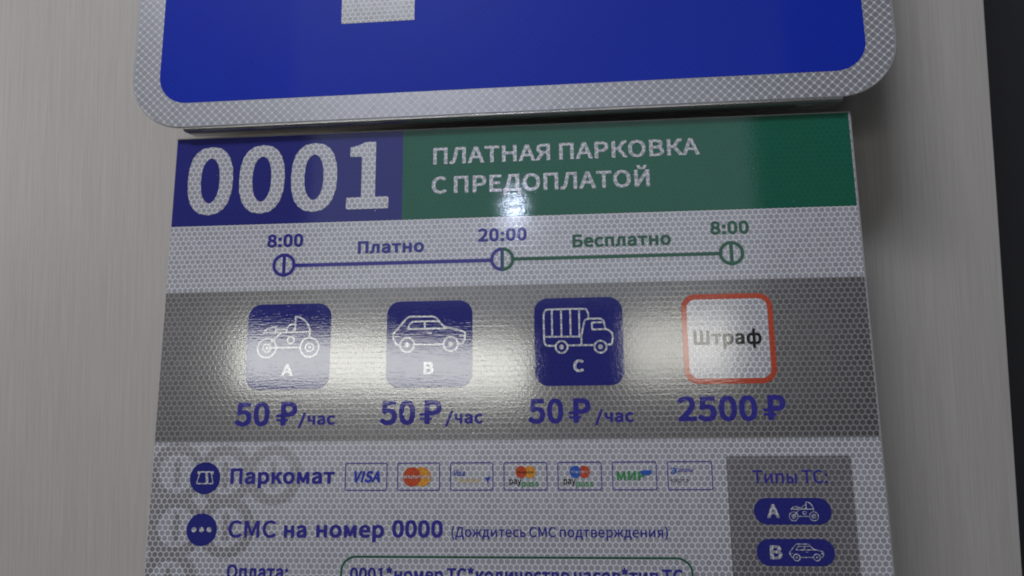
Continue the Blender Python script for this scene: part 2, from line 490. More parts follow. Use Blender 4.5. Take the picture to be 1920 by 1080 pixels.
# ------------------------------------------------------------------ lettering
# letter shapes as outlines: character, advance; closed loops of x,y (capital height 257)
GLYPHS = '''
(118;84,-69 103,-60 87,-29 75,4 66,38 61,73 59,109 61,144 66,179 75,213 87,246 103,277 84,286 66,254 52,221 41,186 34,149 32,109 34,69 41,32 52,-3 66,-37
)118;35,-69 52,-37 67,-3 77,32 84,69 86,109 84,149 77,186 67,221 52,254 35,286 15,277 31,246 44,213 53,179 58,144 60,109 58,73 53,38 44,4 31,-29 15,-60
*164;54,165 82,198 109,165 125,176 102,213 140,229 134,246 95,237 91,279 72,279 69,236 29,246 23,229 61,213 39,176
/137;4,-63 27,-63 132,278 109,278
0194;97,-5 124,1 146,17 163,43 174,81 177,129 174,177 163,214 146,240 124,256 97,261 70,256 48,240 31,214 21,177 18,129 21,81 31,43 48,17 70,1;97,21 81,25 68,38 57,59 51,89 48,129 51,169 57,199 68,220 81,232 97,236 114,232 127,220 137,199 144,169 146,129 144,89 137,59 127,38 114,25
1194;31,0 172,0 172,27 120,27 120,257 96,257 87,252 77,248 67,244 55,241 42,238 42,218 88,218 88,27 31,27
2194;15,0 177,0 177,28 106,28 98,28 89,27 81,27 72,26 64,25 97,59 125,92 146,124 160,155 165,186 161,211 151,232 136,248 115,258 90,261 71,259 55,255 40,247 27,236 14,224 33,206 42,215 51,223 62,230 74,234 86,235 103,233 116,226 126,215 131,201 133,185 129,157 115,127 92,95 59,59 15,19
5194;92,-5 117,-1 140,10 159,28 171,53 176,83 172,114 161,137 144,153 123,162 98,165 90,165 82,164 74,161 67,159 60,155 67,229 163,229 163,257 39,257 30,137 47,126 56,131 64,136 72,139 80,140 90,141 108,139 123,131 134,119 141,103 143,83 140,62 133,45 121,33 106,25 89,22 72,24 58,28 45,34 35,42 26,50 9,29 21,19 34,10 50,2 69,-3
8194;98,-5 125,-1 147,8 164,22 174,40 178,62 176,81 170,97 160,110 148,121 135,129 135,131 144,139 154,150 161,163 167,177 169,193 166,215 157,234 142,248 123,257 99,261 76,257 57,249 42,235 32,217 28,195 30,180 35,167 43,155 52,145 63,136 63,135 49,126 36,114 26,100 19,83 16,64 20,41 31,23 49,8 71,-1;116,139 98,147 82,155 69,166 61,179 57,195 59,209 65,221 74,229 85,235 98,237 113,234 125,228 134,218 140,206 142,191 141,180 138,169 132,159 125,149;98,19 81,22 66,28 55,38 47,51 44,67 46,81 51,94 58,106 68,116 80,125 101,116 119,106 134,95 144,81 148,63 145,48 139,36 129,27 115,21
:97;49,137 56,138 62,141 67,146 71,153 72,161 71,169 67,176 62,181 56,184 49,186 41,184 35,181 30,176 27,169 26,161 27,153 30,146 35,141 41,138;49,-5 56,-3 62,0 67,5 71,12 72,20 71,28 67,35 62,40 56,43 49,44 41,43 35,40 30,35 27,28 26,20 27,12 30,5 35,0 41,-3
A213;1,0 34,0 59,78 153,78 177,0 211,0 124,257 88,257;67,104 79,144 85,161 90,178 95,195 100,213 105,230 106,230 111,213 116,195 122,178 127,161 132,144 145,104
B230;35,0 117,0 149,3 176,12 197,27 210,48 214,75 212,95 205,110 194,122 179,131 162,137 162,138 175,145 186,154 193,166 198,179 200,194 195,218 183,236 165,248 140,254 111,257 35,257;68,148 68,231 107,231 129,230 146,225 158,217 165,206 168,190 166,175 159,164 147,155 129,150 106,148;68,26 68,123 112,123 137,121 157,115 171,106 179,93 182,76 179,58 170,44 156,34 137,28 112,26
C223;132,-5 151,-3 168,2 184,9 198,19 211,32 193,53 183,43 172,35 160,29 147,25 133,24 106,29 84,42 68,64 57,93 54,129 57,165 68,193 85,215 107,228 134,233 147,232 159,228 169,223 178,217 187,209 204,230 195,239 182,248 168,255 152,260 134,261 97,255 66,238 42,211 26,174 20,128 26,82 41,45 65,18 96,1
I103;35,0 68,0 68,257 35,257
M284;35,0 64,0 64,142 64,156 64,172 63,188 61,203 60,218 62,218 82,159 131,26 153,26 201,159 222,218 223,218 222,203 221,188 220,172 219,156 219,142 219,0 249,0 249,257 210,257 161,119 158,109 154,98 151,87 147,77 143,66 142,66 138,77 134,87 131,98 127,109 123,119 74,257 35,257
P222;35,0 68,0 68,102 110,102 141,105 168,114 187,130 200,152 204,181 200,211 187,232 167,246 141,254 109,257 35,257;68,129 68,230 104,230 129,229 148,224 161,215 170,201 172,181 170,162 162,147 149,137 130,130 106,129
S209;106,-5 136,-1 160,9 178,25 190,45 194,68 191,89 184,105 172,118 158,128 141,137 104,153 92,158 81,164 71,172 64,182 62,196 64,208 70,219 80,226 93,231 110,233 123,232 136,229 148,224 158,217 168,209 185,230 173,240 159,249 144,255 127,260 110,261 83,258 61,249 44,234 33,216 29,193 32,173 40,157 52,144 66,135 81,127 118,111 132,105 143,98 153,90 159,79 161,65 158,52 152,40 140,31 125,26 107,24 91,25 76,29 61,36 48,45 36,56 17,33 31,20 47,10 66,2 85,-3
V201;82,0 120,0 201,257 168,257 127,118 122,100 117,83 113,67 108,50 102,33 101,33 95,50 91,67 86,83 81,100 76,118 34,257 0,257
a197;76,-5 90,-3 103,1 116,7 128,14 139,23 140,23 143,0 169,0 169,117 167,143 159,165 147,181 128,191 103,195 85,194 69,190 54,184 40,177 29,170 41,148 51,154 61,160 73,164 85,167 98,168 114,166 125,159 132,148 136,135 137,120 94,114 61,103 38,90 25,72 21,49 23,31 31,16 43,5 58,-2;85,21 74,22 65,26 58,31 53,40 51,51 54,65 63,77 79,86 104,94 137,99 137,46 126,37 116,30 106,25 96,22
d217;97,-5 110,-3 123,1 135,7 145,14 155,22 156,22 159,0 185,0 185,279 153,279 153,206 154,173 145,181 135,187 125,191 113,194 101,195 76,191 53,178 35,157 23,129 19,95 22,60 32,33 49,12 71,0;104,22 86,26 71,35 60,50 54,70 51,95 54,119 62,140 74,155 89,165 106,168 116,167 125,165 134,161 143,156 153,148 153,48 143,39 134,32 124,26 114,23
e194;109,-5 124,-4 137,-1 150,3 161,9 172,15 160,36 152,31 143,27 133,24 123,22 113,21 93,24 76,33 62,47 54,65 50,88 178,88 178,91 179,94 179,98 179,102 179,106 176,136 167,161 151,179 130,191 103,195 78,191 55,178 36,157 23,129 18,95 23,60 36,33 55,12 80,0;49,110 54,131 62,147 74,160 88,167 104,169 120,167 133,160 143,148 149,131 151,110
i96;32,0 64,0 64,190 32,190;48,229 55,230 61,233 66,238 69,244 70,251 69,258 66,263 61,268 55,270 48,271 41,270 35,268 31,263 28,258 27,251 28,244 31,238 35,233 41,230
o212;106,-5 133,0 157,12 176,33 189,60 194,95 189,130 176,158 157,178 133,191 106,195 79,191 55,178 36,158 23,130 18,95 23,60 36,33 55,12 79,0;106,22 88,25 73,35 61,50 54,71 51,95 54,119 61,140 73,155 88,165 106,168 124,165 140,155 151,140 159,119 161,95 159,71 151,50 140,35 124,25
p217;32,-80 64,-80 64,-16 63,18 74,10 84,4 95,-1 105,-4 116,-5 141,0 164,13 182,34 194,62 199,98 195,131 186,158 171,178 150,191 123,195 110,194 97,190 85,184 73,176 62,168 62,168 58,190 32,190;111,22 103,23 94,25 84,29 74,34 64,42 64,142 75,151 86,159 96,164 105,167 115,168 134,165 148,155 158,141 164,121 165,98 163,72 155,51 143,35 128,26
r136;32,0 64,0 64,122 73,139 82,152 92,160 102,165 112,166 116,166 120,166 124,165 127,164 131,163 137,191 133,192 129,194 125,194 121,195 116,195 104,193 92,188 81,180 71,169 62,155 62,155 58,190 32,190
s164;82,-5 106,-2 126,6 140,19 148,34 151,52 148,71 139,85 125,95 110,103 93,110 81,114 69,120 60,126 54,133 52,143 54,151 58,159 65,165 75,169 88,170 97,169 106,167 115,163 123,159 131,153 146,173 137,180 126,186 114,191 101,194 87,195 64,192 46,185 33,173 25,158 22,141 25,124 34,111 46,100 61,92 77,86 90,81 101,76 111,69 118,60 120,50 119,41 115,32 107,26 97,22 83,20 70,21 58,24 47,29 37,35 27,43 11,22 23,13 36,6 51,0 66,-3
t132;92,-5 99,-4 106,-3 113,-2 120,0 127,2 121,27 117,25 112,24 108,22 103,22 99,21 88,23 79,28 74,35 71,45 70,58 70,164 121,164 121,190 70,190 70,244 43,244 40,190 9,188 9,164 38,164 38,59 40,38 45,20 55,7 71,-2
y182;35,-82 56,-79 73,-69 87,-55 98,-37 106,-16 178,190 147,190 112,85 109,74 106,63 103,52 100,41 97,31 95,31 91,42 87,53 84,64 80,74 76,85 38,190 5,190 81,0 77,-15 71,-28 64,-39 56,-48 46,-54 34,-56 31,-55 28,-55 25,-54 22,-53 19,-53 13,-78 17,-79 21,-80 25,-81 30,-82
А213;1,0 34,0 59,78 153,78 177,0 211,0 124,257 88,257;67,104 79,144 85,161 90,178 95,195 100,213 105,230 106,230 111,213 116,195 122,178 127,161 132,144 145,104
Б227;35,0 118,0 150,3 175,12 194,27 206,49 210,78 206,105 193,125 173,139 148,146 117,149 68,149 68,229 194,229 194,257 35,257;68,26 68,124 112,124 136,122 155,117 168,108 176,94 179,77 176,58 168,44 155,34 137,28 113,26
В230;35,0 117,0 149,3 176,12 197,27 210,48 214,75 212,95 205,110 194,122 179,131 162,137 162,138 175,145 186,154 193,166 198,179 200,194 195,218 183,236 165,248 140,254 111,257 35,257;68,148 68,231 107,231 129,230 146,225 158,217 165,206 168,190 166,175 159,164 147,155 129,150 106,148;68,26 68,123 112,123 137,121 157,115 171,106 179,93 182,76 179,58 170,44 156,34 137,28 112,26
Д249;42,0 208,0 208,-74 236,-74 239,8 239,28 211,28 211,257 81,257 76,226 72,199 68,174 63,148 58,120 50,84 43,59 35,42 29,32 22,28 10,28 10,8 14,-74 42,-74;58,28 65,39 71,53 77,70 82,90 87,114 92,139 95,161 98,183 102,205 106,229 178,229 178,28
Е206;35,0 187,0 187,28 68,28 68,121 165,121 165,149 68,149 68,229 183,229 183,257 35,257
И257;35,0 69,0 164,163 192,215 194,215 193,199 191,183 190,167 190,151 189,135 189,0 222,0 222,257 187,257 92,94 65,42 63,42 64,58 65,74 66,91 67,107 67,123 67,257 35,257
Й257;35,0 69,0 164,163 192,215 194,215 193,199 191,183 190,167 190,151 189,135 189,0 222,0 222,257 187,257 92,94 65,42 63,42 64,58 65,74 66,91 67,107 67,123 67,257 35,257;130,277 153,280 169,288 180,299 186,313 189,329 161,329 160,318 156,309 150,302 142,297 130,295 118,297 110,302 104,309 100,318 99,329 71,329 74,313 80,299 91,288 107,280
К227;35,0 68,0 68,122 112,122 191,0 226,0 137,137 172,198 180,212 187,222 193,227 199,230 205,230 207,230 208,230 210,230 212,230 214,229 220,259 217,260 215,260 212,261 209,261 206,261 193,260 182,256 171,247 160,234 148,214 112,148 68,148 68,257 35,257
Л247;22,-5 39,-2 53,7 64,24 74,52 84,92 89,119 94,146 99,174 103,201 109,229 179,229 179,0 211,0 211,257 83,257 77,223 72,191 66,159 60,127 54,95 46,65 40,45 33,33 26,28 18,26 15,26 13,27 11,27 9,28 7,29 0,-1 4,-2 8,-3 13,-4 17,-4
М284;35,0 64,0 64,142 64,156 64,172 63,188 61,203 60,218 62,218 82,159 131,26 153,26 201,159 222,218 223,218 222,203 221,188 220,172 219,156 219,142 219,0 249,0 249,257 210,257 161,119 158,109 154,98 151,87 147,77 143,66 142,66 138,77 134,87 131,98 127,109 123,119 74,257 35,257
Н255;35,0 68,0 68,121 187,121 187,0 220,0 220,257 187,257 187,149 68,149 68,257 35,257
О260;130,-5 166,1 196,19 219,47 234,84 239,129 234,175 219,211 196,238 166,255 130,261 94,255 63,238 40,211 26,175 20,129 26,84 40,47 63,19 94,1;130,24 104,29 83,42 67,64 57,94 54,129 57,165 67,193 83,215 104,228 130,233 156,228 177,215 193,193 203,165 206,129 203,94 193,64 177,42 156,29
П252;35,0 68,0 68,229 185,229 185,0 217,0 217,257 35,257
Р222;35,0 68,0 68,102 110,102 141,105 168,114 187,130 200,152 204,181 200,211 187,232 167,246 141,254 109,257 35,257;68,129 68,230 104,230 129,229 148,224 161,215 170,201 172,181 170,162 162,147 149,137 130,130 106,129
С223;132,-5 151,-3 168,2 184,9 198,19 211,32 193,53 183,43 172,35 160,29 147,25 133,24 106,29 84,42 68,64 57,93 54,129 57,165 68,193 85,215 107,228 134,233 147,232 159,228 169,223 178,217 187,209 204,230 195,239 182,248 168,255 152,260 134,261 97,255 66,238 42,211 26,174 20,128 26,82 41,45 65,18 96,1
Т210;89,0 121,0 121,229 199,229 199,257 11,257 11,229 89,229
Ш338;35,0 303,0 303,257 271,257 271,28 185,28 185,257 153,257 153,28 67,28 67,257 35,257
Э223;63,121 171,121 166,86 156,59 140,40 119,28 94,24 79,25 65,29 53,35 41,43 30,53 13,32 26,19 41,9 57,2 75,-3 95,-5 130,1 160,17 183,44 198,81 203,128 198,175 184,213 161,239 131,256 95,261 77,260 59,255 43,248 30,239 19,230 36,209 46,217 56,224 68,229 81,232 94,233 118,229 139,219 154,202 165,179 170,149 63,149
Я228;117,135 95,137 78,143 65,153 57,167 55,185 57,203 65,215 78,224 95,229 117,230 160,230 160,135;9,0 46,0 113,109 160,109 160,0 192,0 192,257 112,257 83,254 58,247 39,233 27,213 22,185 25,162 33,144 45,129 61,119 81,112
а197;76,-5 90,-3 103,1 116,7 128,14 139,23 140,23 143,0 169,0 169,117 167,143 159,165 147,181 128,191 103,195 85,194 69,190 54,184 40,177 29,170 41,148 51,154 61,160 73,164 85,167 98,168 114,166 125,159 132,148 136,135 137,120 94,114 61,103 38,90 25,72 21,49 23,31 31,16 43,5 58,-2;85,21 74,22 65,26 58,31 53,40 51,51 54,65 63,77 79,86 104,94 137,99 137,46 126,37 116,30 106,25 96,22
в199;32,0 109,0 133,2 154,8 170,19 180,34 183,54 181,69 176,81 167,90 156,96 144,100 144,101 154,106 163,112 170,120 174,130 175,142 172,160 163,174 148,183 128,188 105,190 32,190;64,110 64,167 102,167 118,166 130,163 138,157 142,149 144,139 142,129 137,121 129,115 116,112 100,110;64,23 64,88 103,88 120,86 134,82 144,76 150,67 152,56 150,45 144,35 135,28 122,24 105,23
д208;39,0 168,0 168,-67 196,-67 199,6 199,26 172,26 172,190 54,190 44,106 39,74 34,53 29,39 23,31 17,26 8,26 8,6 11,-67 39,-67;51,26 56,35 61,47 65,61 69,79 72,100 79,164 140,164 140,26
е194;109,-5 124,-4 137,-1 150,3 161,9 172,15 160,36 152,31 143,27 133,24 123,22 113,21 93,24 76,33 62,47 54,65 50,88 178,88 178,91 179,94 179,98 179,102 179,106 176,136 167,161 151,179 130,191 103,195 78,191 55,178 36,157 23,129 18,95 23,60 36,33 55,12 80,0;49,110 54,131 62,147 74,160 88,167 104,169 120,167 133,160 143,148 149,131 151,110
ж266;5,0 40,0 88,86 119,86 119,0 147,0 147,86 179,86 226,0 261,0 201,99 216,138 222,149 227,157 232,161 238,163 244,164 245,164 246,164 248,163 249,163 250,163 256,193 254,194 252,194 249,195 247,195 244,195 233,194 222,190 212,183 203,171 195,154 178,112 147,112 147,190 119,190 119,112 89,112 71,154 63,171 54,183 44,190 33,194 22,195 19,195 17,195 14,194 12,194 10,193 16,163 17,163 19,163 20,164 21,164 22,164 28,163 34,161 39,157 44,149 50,138 65,99
и221;32,0 62,0 134,109 139,116 144,125 149,134 155,142 159,150 161,150 160,135 159,120 158,106 158,92 158,79 158,0 189,0 189,190 159,190 87,81 82,74 77,65 72,57 66,48 62,41 60,41 61,55 62,70 63,84 63,98 63,111 63,190 32,190
к195;32,0 64,0 64,86 102,86 155,0 189,0 125,100 141,138 147,149 152,157 157,161 163,163 169,164 170,164 172,164 173,163 174,163 175,163 181,193 179,194 177,194 174,195 172,195 169,195 158,194 147,191 138,184 129,172 120,154 101,112 64,112 64,190 32,190
л208;21,-5 37,-2 49,6 59,18 67,36 71,58 74,80 77,101 79,122 82,143 84,164 143,164 143,0 175,0 175,190 59,190 56,166 53,141 50,116 47,91 44,67 42,52 38,40 33,32 26,28 19,26 17,26 15,27 13,27 11,27 10,28 4,-2 7,-3 10,-3 14,-4 17,-4
м248;32,0 61,0 61,86 61,97 60,110 59,125 58,139 57,151 59,151 62,142 66,133 69,124 73,115 76,106 113,18 134,18 171,106 174,115 178,124 182,133 185,142 189,151 190,151 189,139 188,125 187,110 187,97 187,86 187,0 216,0 216,190 179,190 143,101 139,91 136,82 133,73 129,64 125,55 124,55 120,64 117,73 113,82 110,91 106,101 69,190 32,190
н220;32,0 64,0 64,85 156,85 156,0 188,0 188,190 156,190 156,113 64,113 64,190 32,190
о212;106,-5 133,0 157,12 176,33 189,60 194,95 189,130 176,158 157,178 133,191 106,195 79,191 55,178 36,158 23,130 18,95 23,60 36,33 55,12 79,0;106,22 88,25 73,35 61,50 54,71 51,95 54,119 61,140 73,155 88,165 106,168 124,165 140,155 151,140 159,119 161,95 159,71 151,50 140,35 124,25
п216;32,0 64,0 64,164 152,164 152,0 184,0 184,190 32,190
р217;32,-80 64,-80 64,-16 63,18 74,10 84,4 95,-1 105,-4 116,-5 141,0 164,13 182,34 194,62 199,98 195,131 186,158 171,178 150,191 123,195 110,194 97,190 85,184 73,176 62,168 62,168 58,190 32,190;111,22 103,23 94,25 84,29 74,34 64,42 64,142 75,151 86,159 96,164 105,167 115,168 134,165 148,155 158,141 164,121 165,98 163,72 155,51 143,35 128,26
с179;107,-5 121,-3 134,0 146,5 158,11 169,19 155,41 147,35 139,30 130,26 120,23 110,22 90,25 74,35 62,50 54,71 51,95 54,119 62,140 75,155 91,165 111,168 120,167 128,165 135,162 142,157 149,152 165,173 156,180 147,186 136,191 124,194 110,195 81,191 56,178 36,158 23,130 18,95 23,60 35,33 54,12 79,0
т180;74,0 106,0 106,164 170,164 170,190 10,190 10,164 74,164
ф287;128,-80 159,-80 159,-19 158,9 166,4 173,1 181,-2 189,-4 196,-5 219,0 238,13 254,34 264,62 268,98 265,131 257,158 243,178 224,191 199,195 191,194 182,192 174,189 166,185 158,180 159,209 159,279 128,279 128,209 129,181 122,186 115,190 107,192 99,194 91,195 68,191 49,178 33,157 22,129 19,95 22,60 31,33 46,12 66,0 91,-5 99,-4 107,-2 115,1 122,5 129,10 128,-19;97,22 81,26 69,35 59,50 53,70 51,95 54,119 60,140 69,155 82,165 96,168 103,168 109,166 116,164 122,160 129,155 129,36 122,30 116,27 110,24 104,23;190,22 185,23 179,24 172,26 165,30 158,35 158,155 165,160 172,164 179,166 185,168 192,168 208,165 220,155 229,141 234,121 236,98 233,72 227,51 218,35 205,26
ч200;136,0 168,0 168,190 136,190 136,102 130,100 124,99 118,99 112,98 105,98 87,100 73,104 63,112 57,123 55,138 55,190 23,190 23,138 27,113 36,94 52,82 72,74 99,72 108,72 116,72 122,73 129,74 136,76
ы264;32,0 91,0 116,2 137,9 153,21 163,38 167,61 163,83 153,99 137,111 116,118 91,120 64,120 64,190 32,190;64,26 64,95 88,95 105,94 118,90 128,83 134,73 136,61 134,48 128,38 118,31 105,27 88,26;200,0 231,0 231,190 200,190
ь192;32,0 100,0 125,2 146,9 162,21 172,38 176,61 172,83 162,99 146,111 125,118 100,120 64,120 64,190 32,190;64,26 64,95 97,95 114,94 127,90 137,83 142,73 144,61 142,48 137,38 127,31 114,27 97,26
я201;107,98 91,100 77,104 67,111 61,121 59,133 61,145 67,154 77,161 91,164 107,166 137,166 137,98;13,0 49,0 101,75 102,75 137,75 137,0 169,0 169,190 102,190 78,188 57,182 41,172 31,156 27,134 29,117 36,104 45,93 57,85 71,79
'''
LET = {}
for row in GLYPHS.strip('\n').split('\n'):
    parts = row.split(';')
    LET[row[0]] = (int(parts[0][1:]), [[tuple(map(int, q.split(','))) for q in l.split()] for l in parts[1:]])
LET['₽'] = (246, [[(x + 24, y) for x, y in l] for l in LET['Р'][1]])
EXTRA = {'₽': [('l', 26, [(6, 102), (66, 102)]), ('l', 22, [(6, 50), (122, 50)])]}
_cache = {}


def glyph(ch, w, st):
    if (ch, w, st) in _cache:
        return _cache[(ch, w, st)]
    adv, loops = LET[ch]
    if not loops:
        return adv, []
    allp = [q for l in loops for q in l]
    x0 = min(q[0] for q in allp) - w - 3 * st - 70
    x1 = max(q[0] for q in allp) + w + 3 * st
    y0 = min(q[1] for q in allp) - w - 3 * st
    y1 = max(q[1] for q in allp) + w + 3 * st
    X, Y = np.meshgrid(np.arange(x0, x1 + st, st), np.arange(y0, y1 + st, st))
    D = np.full(X.shape, 1e9)
    W = np.zeros(X.shape, int)
    for l in loops:
        for i in range(len(l)):
            (ax, ay), (bx, by) = l[i - 1], l[i]
            dx, dy = bx - ax, by - ay
            if dx == 0 and dy == 0:
                continue
            t = np.clip(((X - ax) * dx + (Y - ay) * dy) / (dx * dx + dy * dy), 0, 1)
            ex, ey = np.abs(X - ax - t * dx), np.abs(Y - ay - t * dy)
            D = np.minimum(D, (ex ** 4 + ey ** 4) ** 0.25)     # keeps square corners when thickened
            side = dx * (Y - ay) - dy * (X - ax)
            W += ((ay <= Y) & (by > Y) & (side > 0)).astype(int) - ((ay > Y) & (by <= Y) & (side < 0)).astype(int)
    D = np.where(W != 0, -D, D) - w
    if ch in EXTRA:
        D = np.minimum(D, sd_strokes(EXTRA[ch], X, Y) - (w - 10))
    r = (adv, contours(D, x0, y0, st))
    _cache[(ch, w, st)] = r
    return r


def text(s, x0, x1, base, H, w, mat, parent, h=0.30, ref='cap', name='lettering', label=None, st=None, shear=0.0, track=0.9):
    """a printed line of text: its ink runs from x0 to x1 mm; H = height of the capitals (or of the small letters)"""
    st = st or 7.0
    pen, loops = 0.0, []
    for ch in s:
        if ch == ' ':
            pen += 62
            continue
        adv, ls = glyph(ch, w, st)
        loops.append([[(a + pen, b) for a, b in l] for l in ls])
        pen += adv + w * track
    allp = [q for g in loops for l in g for q in l]
    ax, bx = min(q[0] for q in allp), max(q[0] for q in allp)
    if ref == 'box':
        lo, hi = min(q[1] for q in allp), max(q[1] for q in allp)
    else:
        lo, hi = -w, {'cap': 257, 'low': 190}[ref] + w
    sx, sy = (x1 - x0) / (bx - ax), H / (hi - lo)
    V, Fc = [], []
    for g in loops:
        fill([[((x0 + (a - ax) * sx + shear * (b - lo) * sy) * 0.001, (base + (b - lo) * sy) * 0.001) for a, b in l]
              for l in g], h * 0.001, V, Fc)
    o = to_obj(name, V, Fc, mat, parent)
    if label:
        o['label'] = label
    return o


# ------------------------------------------------------------------ the wall and the dark opening beside it
def box(name, x0, x1, y0, y1, z0, z1, mat, parent=None, bev=0.0):
    import bmesh
    bm = bmesh.new()
    bmesh.ops.create_cube(bm, size=1.0)
    for v in bm.verts:
        v.co = Vector((x0 + (v.co.x + .5) * (x1 - x0), y0 + (v.co.y + .5) * (y1 - y0), z0 + (v.co.z + .5) * (z1 - z0)))
    if bev:
        bmesh.ops.bevel(bm, geom=bm.edges[:], offset=bev, segments=2, affect='EDGES')
    me = bpy.data.meshes.new(name)
    bm.to_mesh(me)
    bm.free()
    me.materials.append(mat)
    o = bpy.data.objects.new(name, me)
    C.objects.link(o)
    if parent is not None:
        o.parent = parent
    return o


wall = box('wall', -1.6, 0.766, 0.0, 0.04, 0.0, 2.7, M['wall'], bev=0.0012)
wall['kind'] = 'structure'
dark = box('wall', 0.40, 3.2, 0.35, 0.40, 0.0, 2.7, M['dark'])
dark['kind'] = 'structure'


def root(name, loc, rot, label, cat):
    e = bpy.data.objects.new(name, None)
    e.empty_display_size = 0.1
    C.objects.link(e)
    e.location = loc
    e.rotation_euler = rot
    e['label'] = label
    e['category'] = cat
    return e


# ------------------------------------------------------------------ the blue road sign above
road = root('road_sign', on_sign(0.2995, 0.007, 0.012), (TILT, math.radians(-0.24), 0),
            'large blue road sign with white patterned border and rounded corners above the printed information plate',
            'road sign')
HW, HT, RC = 339.5, 679.0, 50.0


def slab(name, loop, h0, h1, mat, parent, bev=0.6):
    """a plate with real thickness and a softened front edge; loop in mm"""
    n = len(loop)
    cx = sum(q[0] for q in loop) / n
    cy = sum(q[1] for q in loop) / n
    L = mm(loop)
    ctr = (cx * 0.001, cy * 0.001)

    def inset(d):
        out = []
        for i in range(n):
            (ax, ay), (bx, by) = L[i - 1], L[(i + 1) % n]
            tx, ty = bx - ax, by - ay
            l = math.hypot(tx, ty)
            out.append((L[i][0] - ty / l * d, L[i][1] + tx / l * d))
        return out
    b = bev * 0.001
    rings = [(L, h0), (L, h1 - b * 1000), (inset(b * 0.3), h1 - b * 300), (inset(b), h1)]
    V, Fc = [], []
    for lp, h in rings:
        V += [(q[0], -h * 0.001, q[1]) for q in lp]
    for k in range(3):
        for i in range(n):
            j = (i + 1) % n
            Fc.append((k * n + i, k * n + j, (k + 1) * n + j, (k + 1) * n + i))
    Fc.append(tuple(range(3 * n, 4 * n)))
    Fc.append(tuple(range(n - 1, -1, -1)))
    return to_obj(name, V, Fc, mat, parent)


slab('plate', rrect(-HW - 2.2, 1.1, HW + 2.2, HT + 2.0, RC + 1.5, 14), -1.6, -0.15, M['edge'], road)
patch('reflective_border', [rrect(-HW, 1.9, HW, HT, RC, 14)], 0.0, M['border'], road)
patch('blue_field', [rrect(-314.5, 24.8, 315.5, HT - 25, 27, 12)], 0.15, M['blue'], road)
P_ = [(-144.5, 94.5), (-76.7, 94.5), (-76.7, 270)]
arc_o = [(40 + 150 * math.cos(math.radians(a)), 420 + 150 * math.sin(math.radians(a))) for a in range(-90, 91, 10)]
arc_i = [(35 + 85 * math.cos(math.radians(a)), 420 + 85 * math.sin(math.radians(a))) for a in range(-90, 91, 10)]
patch('letter_p', [P_ + arc_o + [(-144.5, 570)], [(-76.7, 335)] + arc_i + [(-76.7, 505)]], 0.30, M['stem'], road)


def flange(name, a, b, inward, depth, cut, parent):
    """folded-back strip along the straight edge a-b of the face: a rounded bend, then a flat web towards the wall"""
    ax, az = a
    bx, bz = b
    L = math.hypot(bx - ax, bz - az)
    tx, tz = (bx - ax) / L, (bz - az) / L
    ix, iz = inward
    prof = [(4.0, 0.02), (2.6, 0.02)]
    for k in range(1, 9):
        t = math.radians(90 * k / 8)
        prof.append((2.6 - 2.6 * math.sin(t) - 0.0, -2.6 + 2.6 * math.cos(t)))
    prof += [(0.0, -depth * 0.6), (0.0, -depth + 1.0), (0.35, -depth + 0.3), (1.2, -depth), (9.0, -depth), (9.0, -depth + 1.2), (1.2, -depth + 1.2)]
    V, Fc = [], []
    n = len(prof)
    for side in (0, 1):
        for (i_, h) in prof:
            c = cut * min(1.0, max(0.0, -h / depth))
            s = c if side == 0 else L - c
            V.append(((ax + tx * s + ix * i_) * 0.001, -(h - 0.4) * 0.001, (az + tz * s + iz * i_) * 0.001))
    for i in range(n - 1):
        Fc.append((i, i + 1, n + i + 1, n + i))
    o = to_obj(name, V, Fc, M['metal'], parent, True)
    return o


fl = flange('flange', (-289, -2.2), (292.5, -2.2), (0, 1), 15.5, 6.0, road)
fl['label'] = 'bent back lower edge of bare metal'
flange('flange', (-HW - 2.3, 62), (-HW - 2.3, 620), (1, 0), 15.5, 6.0, road)
flange('flange', (HW + 2.3, 62), (HW + 2.3, 620), (-1, 0), 15.5, 6.0, road)
box('painted_glint', 0.2560, 0.2680, 0.0055, 0.0105, -0.0029, -0.0020, M['edge'], road, 0.0003)  # bright reflection on the lower flange, put in as a small paler box

# ------------------------------------------------------------------ the information plate
info = root('information_sign', INFO_ORIGIN, (TILT, 0, 0),
            'white honeycomb plate with blue and green header, parking hours, prices and payment rows', 'sign')
SW, SB = 600.0, -452.0
slab('plate', [(-0.3, SB - 1), (SW + 1.5, SB - 1), (SW + 1.5, 1.2), (-0.3, 1.2)], -1.6, -0.15, M['edge'], info, 0.3)
seam = 347.6
patch('reflective_sheet', [[(0, SB), (seam - 0.15, SB), (seam - 0.15, 0), (0, 0)]], 0.0, M['white'], info)
patch('reflective_sheet', [[(seam + 0.15, SB), (SW, SB), (SW, 0), (seam + 0.15, 0)]], 0.0, M['white'], info)


def rect(x0, y0, x1, y1):
    return [(x0, y0), (x1, y0), (x1, y1), (x0, y1)]


nf = patch('number_field', [rect(0, -83, 211.4, 0)], 0.15, M['navy'], info)
text('0001', 12.6, 199.0, -72.0, 62.6, 11, M['white'], nf, name='number_lettering', label='large pale digits 0001', st=4.0, track=1.1)
tf = patch('title_field', [rect(211.4, -83, 599.2, 0)], 0.15, M['green'], info)
text('ПЛАТНАЯ ПАРКОВКА', 238.9, 472.1, -32.9, 15.3, 8, M['white'], tf, label='upper title line ПЛАТНАЯ ПАРКОВКА')
text('С ПРЕДОПЛАТОЙ', 237.8, 428.5, -60.1, 15.4, 8, M['white'], tf, label='lower title line С ПРЕДОПЛАТОЙ')

